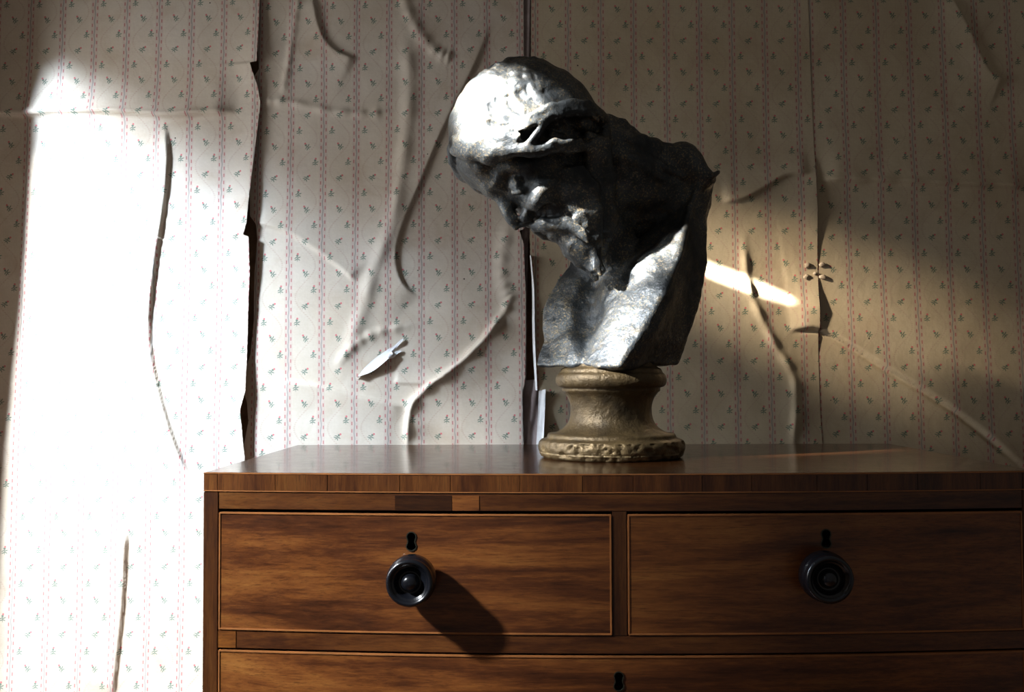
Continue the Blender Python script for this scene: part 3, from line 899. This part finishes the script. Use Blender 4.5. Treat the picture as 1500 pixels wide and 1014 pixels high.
# ---- sculpted figure: a distance field, meshed with surface nets
class Field:
    def __init__(self, lo, hi, h):
        self.h = h; self.lo = np.array(lo, np.float32)
        n = np.ceil((np.array(hi) - np.array(lo)) / h).astype(int) + 1
        self.ax = [(self.lo[i] + h * np.arange(n[i])).astype(np.float32) for i in range(3)]
        self.D = np.full(tuple(n), 0.2, np.float32)

    def sub(self, lo, hi):
        s = []
        for i in range(3):
            a = int(np.searchsorted(self.ax[i], lo[i])); b = int(np.searchsorted(self.ax[i], hi[i]))
            s.append(slice(max(0, a), max(a + 1, b)))
        g = np.meshgrid(self.ax[0][s[0]], self.ax[1][s[1]], self.ax[2][s[2]], indexing='ij', sparse=True)
        return tuple(s), g

    def put(self, lo, hi, fn, mode='+', k=0.006):
        m = 0.02 + k
        s, g = self.sub([a - m for a in lo], [b + m for b in hi])
        if any(x.stop <= x.start for x in s): return
        d = fn(*g).astype(np.float32); D = self.D[s]
        if d.size == 0 or D.size == 0: return
        if mode == '+':
            h_ = np.maximum(k - np.abs(D - d), 0) / k
            self.D[s] = np.minimum(D, d) - h_ * h_ * k * 0.25
        else:
            d = -d
            h_ = np.maximum(k - np.abs(D - d), 0) / k
            self.D[s] = np.maximum(D, d) + h_ * h_ * k * 0.25

    def ellipsoid(self, c, r, R=None, mode='+', k=0.006):
        c = np.array(c); R = np.eye(3) if R is None else np.array(R)   # rows: axes
        m = max(r)

        def fn(x, y, z):
            dx, dy, dz = x - c[0], y - c[1], z - c[2]
            q = [(dx * R[i][0] + dy * R[i][1] + dz * R[i][2]) for i in range(3)]
            k0 = np.sqrt(sum((q[i] / r[i]) ** 2 for i in range(3)))
            k1 = np.sqrt(sum((q[i] / r[i] ** 2) ** 2 for i in range(3))) + 1e-9
            return k0 * (k0 - 1) / k1
        self.put(c - m, c + m, fn, mode, k)

    def tube(self, pts, radii, mode='+', k=0.004, flat=None):
        """chain of rounded cones"""
        pts = [np.array(p, float) for p in pts]
        for a, b, ra, rb in zip(pts[:-1], pts[1:], radii[:-1], radii[1:]):
            d = b - a; L2 = float(d @ d) + 1e-12

            def fn(x, y, z, a=a, d=d, L2=L2, ra=ra, rb=rb):
                px, py, pz = x - a[0], y - a[1], z - a[2]
                t = np.clip((px * d[0] + py * d[1] + pz * d[2]) / L2, 0, 1)
                return np.sqrt((px - t * d[0]) ** 2 + (py - t * d[1]) ** 2 + (pz - t * d[2]) ** 2) - (ra + (rb - ra) * t)
            m = max(ra, rb)
            self.put(np.minimum(a, b) - m, np.maximum(a, b) + m, fn, mode, k)

    def planes(self, pts_planes, lo, hi, mode='+', k=0.006, round_=0.006):
        """convex body: list of (point, outward normal)"""
        def fn(x, y, z):
            out = None
            for p, n in pts_planes:
                d = (x - p[0]) * n[0] + (y - p[1]) * n[1] + (z - p[2]) * n[2] + round_
                if out is None: out = d + np.zeros(np.broadcast(x, y, z).shape, np.float32)
                else:
                    h_ = np.maximum(round_ * 2 - np.abs(out - d), 0) / (round_ * 2)
                    out = np.maximum(out, d) + h_ * h_ * round_ * 0.5
            return out - round_ * 0.5
        self.put(lo, hi, fn, mode, k)

    def mesh(self):
        D = self.D; S = D < 0
        nx, ny, nz = D.shape
        cnt = np.zeros((nx - 1, ny - 1, nz - 1), np.int8)
        for i in (0, 1):
            for j in (0, 1):
                for k in (0, 1):
                    cnt += S[i:nx - 1 + i, j:ny - 1 + j, k:nz - 1 + k]
        act = (cnt > 0) & (cnt < 8)
        I = np.argwhere(act)
        vid = np.full(act.shape, -1, np.int32); vid[act] = np.arange(len(I))
        acc = np.zeros((len(I), 3), np.float64); num = np.zeros(len(I))
        corners = [(0, 0, 0), (1, 0, 0), (0, 1, 0), (1, 1, 0), (0, 0, 1), (1, 0, 1), (0, 1, 1), (1, 1, 1)]
        val = [D[I[:, 0] + c[0], I[:, 1] + c[1], I[:, 2] + c[2]] for c in corners]
        for a in range(8):
            for b in range(a + 1, 8):
                if sum(abs(corners[a][q] - corners[b][q]) for q in range(3)) != 1: continue
                m = (val[a] < 0) != (val[b] < 0)
                t = val[a][m] / (val[a][m] - val[b][m])
                ca, cb = np.array(corners[a], float), np.array(corners[b], float)
                acc[m] += ca + (cb - ca) * t[:, None]; num[m] += 1
        Vv = self.lo + (I + acc / num[:, None]) * self.h
        F = []
        for axis in range(3):
            u, w = (axis + 1) % 3, (axis + 2) % 3
            sl0 = [slice(None)] * 3; sl1 = [slice(None)] * 3
            sl0[axis] = slice(0, -1); sl1[axis] = slice(1, None)
            a, b = S[tuple(sl0)], S[tuple(sl1)]
            E = np.argwhere(a != b)
            ok = (E[:, u] > 0) & (E[:, w] > 0) & (E[:, u] < D.shape[u] - 1) & (E[:, w] < D.shape[w] - 1)
            E = E[ok]
            flip = a[E[:, 0], E[:, 1], E[:, 2]]
            q = []
            for du, dw in ((0, 0), (-1, 0), (-1, -1), (0, -1)):
                c = E.copy(); c[:, u] += du; c[:, w] += dw
                q.append(vid[c[:, 0], c[:, 1], c[:, 2]])
            q = np.stack(q, 1)
            q[~flip] = q[~flip][:, ::-1]
            F.append(q)
        return Vv, np.concatenate(F)


FD = Field((BX - 0.275, YB - 0.155, zc(548)), (BX + 0.20, YB + 0.165, zc(70)), 0.0021)

# --- torso: a block cut off at both shoulders, its near corner towards us
A_ = P(782, 533, 0.005); B_ = P(905, 548, -0.098); C_ = P(1004, 534, 0.015); D_ = P(890, 528, 0.115)
T_ = P(1056, 262, 0.012); A2 = P(806, 366, 0.03); T2 = P(1010, 226, 0.10); A3 = P(850, 330, 0.125)


def pl(a, b, c, inside):
    n = (b - a).cross(c - a).normalized()
    if n.dot(inside - a) > 0: n = -n
    return (a, n)


mid = P(900, 430, 0.02)
FRONT = [pl(A_, B_, T_, mid), pl(A_, B_, A2, mid)]


def chest(px, py, out=0.0):
    """point on the breast seen at a pixel, pushed out along the surface normal"""
    r = ray(px, py); best = None
    for p, n in FRONT:
        t = (p - CAM).dot(n) / r.dot(n)
        if best is None or t > best[0]: best = (t, n)
    return CAM + r * best[0] + best[1] * out


# the cut shoulder is a ruled face swept back from a curved ridge
SWEEP = Vector((0.67, 0.74, 0.0)).normalized(); NE = Vector((SWEEP.y, -SWEEP.x, 0))
ridge_px = [(903, 560), (912, 527), (932, 496), (970, 428), (993, 378), (1002, 335), (1010, 300), (1026, 268), (1034, 258), (1060, 246)]
RIDGE = [chest(*p) for p in ridge_px]
rz = np.array([p.z for p in RIDGE]); rq = np.array([NE.dot(p) for p in RIDGE])
o_ = np.argsort(rz); rz, rq = rz[o_], rq[o_]
planes_ = FRONT + [pl(A_, A2, A3, mid), pl(C_, D_, T2, mid), pl(D_, A_, A3, mid), pl(T_ + Vector((0, 0, .004)), T2, A3, mid), pl(A2, T_, A3, mid)]


def torso(x, y, z):
    out = None; rd = 0.006
    ds = [(x - p[0]) * n[0] + (y - p[1]) * n[1] + (z - p[2]) * n[2] for p, n in planes_]
    ds.append((x * NE.x + y * NE.y) - np.interp(z, rz, rq).astype(np.float32))
    ds.append(zc(536) + 0.0015 * np.sin(x * 70 + y * 40) - z)
    for d in ds:
        if out is None: out = d + np.zeros(np.broadcast(x, y, z).shape, np.float32)
        else:
            h_ = np.maximum(rd - np.abs(out - d), 0) / rd
            out = np.maximum(out, d) + h_ * h_ * rd * 0.25
    return out


FD.put(P(775, 552, -0.14) , P(1070, 180, 0.17), torso, '+', 0.004)
e1 = Vector((0.857, 0, 0.515)); e3 = Vector((-0.515, 0, 0.857)); e2 = Vector((0, 1, 0))
# hollow between neck and collar
FD.tube([chest(868, 348, -0.016), chest(895, 345, -0.018), chest(924, 328, -0.022), chest(950, 300, -0.026), chest(968, 268, -0.028), chest(986, 228, -0.030)], [0.036, 0.040, 0.042, 0.042, 0.042, 0.040], '-', 0.006)
# neck
FD.tube([P(836, 226, 0.030), P(905, 252, 0.054), P(990, 290, 0.088)], [0.056, 0.058, 0.056], '+', 0.016)
FD.tube([P(900, 290, 0.09), P(985, 335, 0.10)], [0.055, 0.055], '+', 0.012)
FD.tube([P(820, 290, 0.035), P(880, 335, 0.062), P(900, 400, 0.07)], [0.050, 0.046, 0.05], '+', 0.016)
FD.tube([P(955, 248, 0.055), P(1000, 240, 0.050), P(1036, 262, 0.034)], [0.026, 0.030, 0.014], '+', 0.014)
# chest: breast muscle, breastbone dip, collarbone, folds
nC = FRONT[0][1]
t1 = (T_ - B_).normalized(); t2 = nC.cross(t1)
CH = (t1, nC, t2)
FD.ellipsoid(chest(925, 462, -0.013), (0.080, 0.020, 0.036), CH, '+', 0.034)
FD.ellipsoid(chest(824, 440, -0.014), (0.050, 0.020, 0.030), CH, '+', 0.034)
FD.tube([chest(872, 420, 0.008), chest(862, 470, 0.008), chest(848, 512, 0.009)], [0.010, 0.012, 0.009], '-', 0.028)
FD.tube([chest(892, 424, -0.012), chest(940, 394, -0.011), chest(978, 362, -0.010)], [0.017, 0.017, 0.013], '+', 0.024)
FD.tube([chest(975, 356, -0.006), chest(992, 342, -0.005)], [0.008, 0.007], '+', 0.012)
FD.tube([chest(836, 496, -0.007), chest(842, 526, -0.006)], [0.009, 0.009], '+', 0.016)
# chipped lip along the ridge
eg = [chest(*p) for p in ((914, 524), (932, 496), (970, 428), (993, 378), (1002, 335), (1010, 300), (1024, 270))]
FD.tube([p + nC * -0.0022 for p in eg], [0.003, 0.004, 0.0045, 0.0045, 0.0045, 0.0045, 0.004], '+', 0.006)
FD.tube([P(1044, 258, 0.02), P(1052, 252, 0.022)], [0.006, 0.004], '+', 0.005)

# --- head: its own axes (f = where the face points, u = crown, s = towards us)
YAW = math.radians(12)
f0, u0, s0v = Vector((-0.622, 0, -0.783)), Vector((-0.783, 0, 0.622)), Vector((0, -1, 0))
HF = f0 * math.cos(YAW) + s0v * math.sin(YAW); HS = s0v * math.cos(YAW) - f0 * math.sin(YAW); HU = u0
HC = P(770, 199, -0.005)
HAX = (HF, HU, HS)


def L(f, u, s=0.0): return HC + HF * (f * 1e-3) + HU * (u * 1e-3) + HS * (s * 1e-3)


def mm(*r): return tuple(x * 1e-3 for x in r)


def ell(f, u, s, rf, ru, rs, mode='+', k=8): FD.ellipsoid(L(f, u, s), mm(rf, ru, rs), HAX, mode, k * 1e-3)


def tub(pts, rad, mode='+', k=6): FD.tube([L(*p) for p in pts], mm(*rad), mode, k * 1e-3)


ell(0, 2, 0, 103, 103, 75)                                 # skull under the hair
ell(40, -62, 0, 58, 78, 57, k=20)                          # face
ell(44, -112, 0, 42, 48, 50, k=20)                         # jaw
ell(95, 22, 0, 12, 30, 42, k=24)                           # forehead


def fp(px, py, s):
    """local point of the face at a pixel, s mm towards us from the middle of the face"""
    r = ray(px, py); o = CAM - HC
    t = (s * 1e-3 - o.dot(HS)) / r.dot(HS)
    p = (o + r * t) * 1000
    return (p.dot(HF), p.dot(HU), s)


def mir(p, g): return (p[0], p[1], p[2] * g)


for g in (1, -1):
    m_ = lambda *p: mir(fp(*p), g)
    tub([m_(720, 274, 9), m_(732, 260, 27), m_(752, 247, 44), m_(775, 240, 56)], (8, 9.5, 8, 6), k=14)   # brow
    ell(*m_(748, 273, 46), 18, 15, 17, '-', 12)                                  # eye socket
    ell(*m_(793, 288, 38), 24, 15, 21, k=20)                                     # cheekbone
    ell(*m_(757, 265, 33), 13.5, 11, 15, k=3)                                    # eyeball under its lid
    tub([m_(747, 274, 31), m_(757, 272, 43.5), m_(768, 266, 40)], (2.0, 3.0, 2.2), k=4)      # lid edge
    tub([m_(752, 283, 34), m_(762, 281, 41), m_(776, 273, 42)], (2.5, 3.2, 2.4), k=8)      # bag under the eye
    ell(*m_(771, 318, 11), 10, 9, 8, k=7)                                        # wing of the nose
    ell(*m_(773, 327, 7), 5, 5, 3.4, '-', 3)                                     # nostril
    ell(*m_(822, 296, 66), 20, 22, 15, '-', 20)                                  # hollow cheek
    tub([m_(781, 314, 21), m_(800, 307, 38), m_(824, 306, 46)], (3, 3.5, 3), '-', 10)      # fold above the moustache
tub([fp(731, 286, 0), fp(743, 308, 0), fp(751, 322, 0)], (9, 9, 9), k=9)      # nose bridge
tub([fp(746, 317, 0), fp(755, 334, 0)], (8, 4), k=4)                         # nose tip
tub([fp(757, 333, 0), fp(775, 326, 0)], (4, 5), k=5)
# moustache, lips, chin
for g in (1, -1):
    m_ = lambda *p: mir(fp(*p), g)
    for j in range(4):
        o = j * 3.0
        tub([m_(781 + o * .5, 331 + o * .5, 4), m_(797 + o * .6, 325 + o * .8, 20), m_(828 + o, 322 + o * 1.2, 34), m_(856 + o * .6, 337 + o * 2, 40)], (5, 6, 5.2, 3), k=3)
tub([(94, -112, -15), (99, -113.5, 0), (94, -112, 15)], (4.5, 5.5, 4.5), k=4)
tub([(92, -126, -13), (98, -127, 0), (92, -126, 13)], (5, 6, 5), k=5)
tub([(100, -119.5, -12), (103, -120, 0), (100, -119.5, 12)], (2.2, 2.6, 2.2), '-', 3)
tub([(74, -138, 0), (84, -168, 0), (94, -204, 0)], (29, 24, 13), k=14)       # beard mass
rb = np.random.RandomState(4)
for j in range(30):                                        # strands of the beard
    g = 1 if j % 3 else -1
    a = rb.uniform(-0.2, 1.0)
    s1 = g * (6 + 30 * abs(a)); fr = 100 - 26 * abs(a) ** 1.5 + rb.uniform(-3, 3)
    w = rb.uniform(-4, 4)
    tub([(fr - 6, -136 - rb.uniform(0, 10), s1), (fr + 3, -158, s1 * 0.80 + w), (fr + 6 - 4 * abs(a), -182, s1 * 0.55 - w * 0.5), (101 + rb.uniform(-8, 8), -212 - rb.uniform(-8, 9), s1 * 0.36 + g * 4)],
        (4.5, 5, 4.2, 2.2), k=3)
for g in (1, -1):                                          # side whiskers
    for j in range(7):
        o = j * 8
        tub([(30 - o * 0.5, -82 - o * 0.4, 54 * g), (40 - o * 0.5, -108 - o * 0.5, 48 * g), (56 - o * 0.4, -140 - o * 0.4, 36 * g), (80 - o * 0.3, -180 - o * 0.2, 16 * g)], (3, 6, 6, 3.5), k=7)
    tub([(4, -40, 70 * g), (0, -56, 71 * g), (8, -72, 66 * g)], (8, 9, 5), k=8)   # ear lobe under the hair

# hair cap: a thick shell that ends in a rolled, wavy rim
c_ = np.array(HC)


def cap(x, y, z):
    dx, dy, dz = x - c_[0], y - c_[1], z - c_[2]
    f = dx * HF[0] + dy * HF[1] + dz * HF[2]; u = dx * HU[0] + dy * HU[1] + dz * HU[2]; s = dx * HS[0] + dy * HS[1] + dz * HS[2]
    k0 = np.sqrt((f / 0.117) ** 2 + (u / 0.117) ** 2 + (s / 0.092) ** 2)
    k1 = np.sqrt((f / 0.117 ** 2) ** 2 + (u / 0.117 ** 2) ** 2 + (s / 0.092 ** 2) ** 2) + 1e-9
    e = k0 * (k0 - 1) / k1
    # shallow swirling relief
    th = np.arctan2(u - 0.074, f + 0.045); r = np.sqrt((u - 0.074) ** 2 + (f + 0.045) ** 2)
    m = np.clip(r / 0.03, 0, 1)
    e = e + 0.0011 * m * np.sin(th * 4 + r * 95 + 2.2 * np.sin(r * 60 + s * 25)) + 0.0006 * m * np.sin(th * 9 - r * 160 + 1.5 * np.sin(s * 60))
    w = 0.0035 * np.sin(f * 85 - u * 60 + 0.6) + 0.002 * np.sin(f * 190)
    p = f * 0.74 - u * 0.67 - 0.0215 + w
    h_ = np.maximum(0.014 - np.abs(e - p), 0) / 0.014
    return np.maximum(e, p) + h_ * h_ * 0.014 * 0.25


FD.put(np.array(HC) - 0.122, np.array(HC) + 0.122, cap, '+', 0.004)


def on_skull(f, u, g, out=0.0):
    q = 1 - (f * f + u * u) / 117.0 ** 2
    return (f, u, g * (92 * math.sqrt(max(q, 0.0)) + out))


def hs(px, py, g=1, out=0.0):
    """local point of the hair shell seen at a pixel (g = -1: its mirror on the far side)"""
    r = ray(px, py); o = CAM - HC
    ax = (117.0 + out, 117.0 + out, 92.0 + out)
    A = [r.dot(h) / q for h, q in zip(HAX, ax)]; Bq = [o.dot(h) * 1000 / q for h, q in zip(HAX, ax)]
    aa = sum(x * x for x in A) * 1e6; bb = 2e3 * sum(x * y for x, y in zip(A, Bq)); cc = sum(x * x for x in Bq) - 1
    disc = bb * bb - 4 * aa * cc
    t = (-bb - math.sqrt(max(disc, 0))) / (2 * aa)
    p = (o + r * t) * 1000
    if disc < 0: p = p.normalized() * 110
    return (p.dot(HF), p.dot(HU), p.dot(HS) * g)


def lock(pts, rad, k=4, out=0.0, wave=0.0):
    for g in (1, -1):
        sp = spline([(*p,) for p in pts], 4); n = len(sp)
        rr2 = np.interp(np.linspace(0, len(rad) - 1, n), range(len(rad)), rad)
        tub([hs(p[0], p[1] + wave * math.sin(i * 1.3), g, out) for i, p in enumerate(sp)], list(rr2), k=k)


rr_ = np.random.RandomState(11)
# rolled front rim, lower edge of the hair, the arch over the temple
lock([(662, 214), (680, 222), (700, 220), (722, 224), (742, 214), (760, 208)], [5, 9, 9, 12, 11, 8], 10, -2, 2.5)
lock([(672, 206), (696, 207), (722, 206), (744, 199), (758, 192)], [5, 9, 10, 9, 6], 14, -5)
lock([(728, 222), (770, 220), (810, 215), (850, 212), (885, 213)], [5, 9, 10, 9, 6], 6, 4, 1.8)
lock([(752, 206), (772, 184), (796, 171), (822, 162), (850, 159), (872, 166), (884, 182), (884, 200), (876, 212)], [5, 8, 10, 11, 11, 10, 9, 8, 5], 6, 5, 1.6)
lock([(808, 168), (795, 182), (785, 197), (774, 211)], [5, 7, 6.5, 4.5], 3, 9)
for pts_ in ([(672, 204), (681, 212), (676, 221), (686, 227)], [(692, 200), (704, 208), (700, 219), (712, 226)], [(716, 196), (726, 206), (721, 217), (733, 223)],
             [(738, 190), (747, 201), (741, 212), (752, 219)], [(756, 196), (764, 206), (760, 214), (770, 220)], [(664, 200), (669, 210), (664, 220), (670, 227)]):
    lock(pts_, [2.5, 5.0, 5.4, 3.0], 3.5, 3)
for pts_ in ([(800, 214), (812, 207), (826, 211), (838, 205)], [(842, 210), (856, 203), (868, 208), (878, 202)], [(818, 158), (832, 166), (848, 161), (862, 169)], [(772, 188), (784, 176), (798, 174), (810, 164)]):
    lock(pts_, [2.5, 4.6, 4.6, 2.5], 3.5, 11)
lock([(838, 208), (856, 198), (870, 200), (880, 210)], [3, 4.5, 5, 4], 3, 3)
GROOVES = [[(727, 146), (735, 159), (747, 169), (766, 175)],
           [(716, 178), (731, 185), (747, 186), (766, 181)], [(716, 152), (722, 166), (735, 175)], [(745, 135), (752, 150), (766, 160), (784, 163)],
           [(770, 118), (777, 134), (790, 147), (808, 154)]]
for gp in GROOVES:
    for g in (1, -1):
        sp = spline(gp, 5); n = len(sp)
        tub([hs(p[0], p[1], g, 1.0) for p in sp], [0.8 + 1.9 * math.sin(math.pi * min(1, (i + 1) / n)) for i in range(n)], '-', 5)
    if gp[0][0] > 722: lock([(p[0] + 6, p[1] + 4) for p in gp], [1.0, 4.0, 1.5], 9, -2.2)
for d_, r_ in ((-7, 3.5), (6, 3.0)):
    lock([(760 + d_ * .4, 196 - d_), (780, 178 + d_ * .9), (803, 166 + d_), (828, 159 + d_), (852, 157 + d_), (870, 164 + d_ * .9), (880 - d_ * .6, 180)], [2, r_, r_ + 1, r_, r_ + 1, r_, 2], 3, 13, 2.2)
for g in (1, -1):
    ell(*hs(843, 187, g, 1), 14, 30, 15, '-', 5)
    ell(*hs(767, 199, g, 3), 8, 9, 12, '-', 4)
    ell(*hs(818, 196, g, 2), 9, 14, 11, '-', 5)
    # hair of the nape, waving down the neck
    for j in range(6):
        a0 = 0.15 + j * 0.27
        nv = Vector((0.40, 0, 0.92)) * math.cos(a0) + Vector((0, -g, 0)) * math.sin(a0)
        pts = []
        for q in range(9):
            t = q / 8
            c = P(852, 222, 0.030).lerp(P(985, 284, 0.082), t)
            sw = 0.006 * math.sin(t * 8 + j * 1.9)
            pts.append(c + nv * (0.0545 + 0.003 * math.sin(t * 9 + j)) + Vector((0.3, -g * 0.9, 0.2)) * sw)
        FD.tube(pts, [0.007 + 0.003 * math.sin(math.pi * min(1, q / 6)) - 0.004 * max(0, (q - 5) / 3) for q in range(9)], '+', 0.008)
    for j in range(46):                                    # flowing strands over the skull
        az = rr_.uniform(0, 2 * math.pi); r0 = rr_.uniform(6, 55); ln = rr_.uniform(0.5, 1.1)
        path = []
        for q in range(7):
            tt = q / 6; r_ = r0 + 26 * tt; aa = az + ln * tt + 0.25 * math.sin(tt * 6 + j)
            f, u = -45 + r_ * math.cos(aa), 74 + r_ * math.sin(aa) * 0.9
            if f * f + u * u > 112 ** 2 or f * 0.74 - u * 0.67 > 8: break
            path.append(on_skull(f, u, g, -2.2))
        if len(path) > 2: tub(path, [2.2 + 2.2 * math.sin(math.pi * i / (len(path) - 1)) for i in range(len(path))], k=3)

for g in (1, -1):                                          # long hair behind the jaw
    FD.tube([P(884, 215, 0.005 - g * 0.050), P(886, 262, 0.014 - g * 0.044), P(892, 320, 0.026 - g * 0.036), P(884, 372, 0.030 - g * 0.034)], [0.012, 0.014, 0.013, 0.006], '+', 0.014)
    FD.tube([P(868, 215, 0.000 - g * 0.052), P(866, 262, 0.008 - g * 0.044), P(872, 318, 0.016 - g * 0.034), P(868, 368, 0.016 - g * 0.030)], [0.010, 0.012, 0.011, 0.005], '+', 0.014)
# hammered, brushed surface
near = np.argwhere(np.abs(FD.D) < 0.006)
pw = FD.lo + near * FD.h


def vnoise(p, sc, seed):
    q = p * sc + seed; i = np.floor(q).astype(np.int64); f = q - i; f = f * f * (3 - 2 * f)
    out = 0
    for a in (0, 1):
        for b in (0, 1):
            for c in (0, 1):
                h = np.sin((i[:, 0] + a) * 127.1 + (i[:, 1] + b) * 311.7 + (i[:, 2] + c) * 74.7) * 43758.5453
                w = (f[:, 0] if a else 1 - f[:, 0]) * (f[:, 1] if b else 1 - f[:, 1]) * (f[:, 2] if c else 1 - f[:, 2])
                out = out + w * (h - np.floor(h))
    return out - 0.5


FD.D[tuple(near.T)] += (0.0030 * vnoise(pw, 38, 3.1) + 0.0016 * vnoise(pw, 95, 7.7) + 0.0007 * vnoise(pw, 230, 1.3)).astype(np.float32)
Vb, Fb = FD.mesh()
fig = link_np('figure', Vb, Fb, MAT_BUST, bust)
del FD
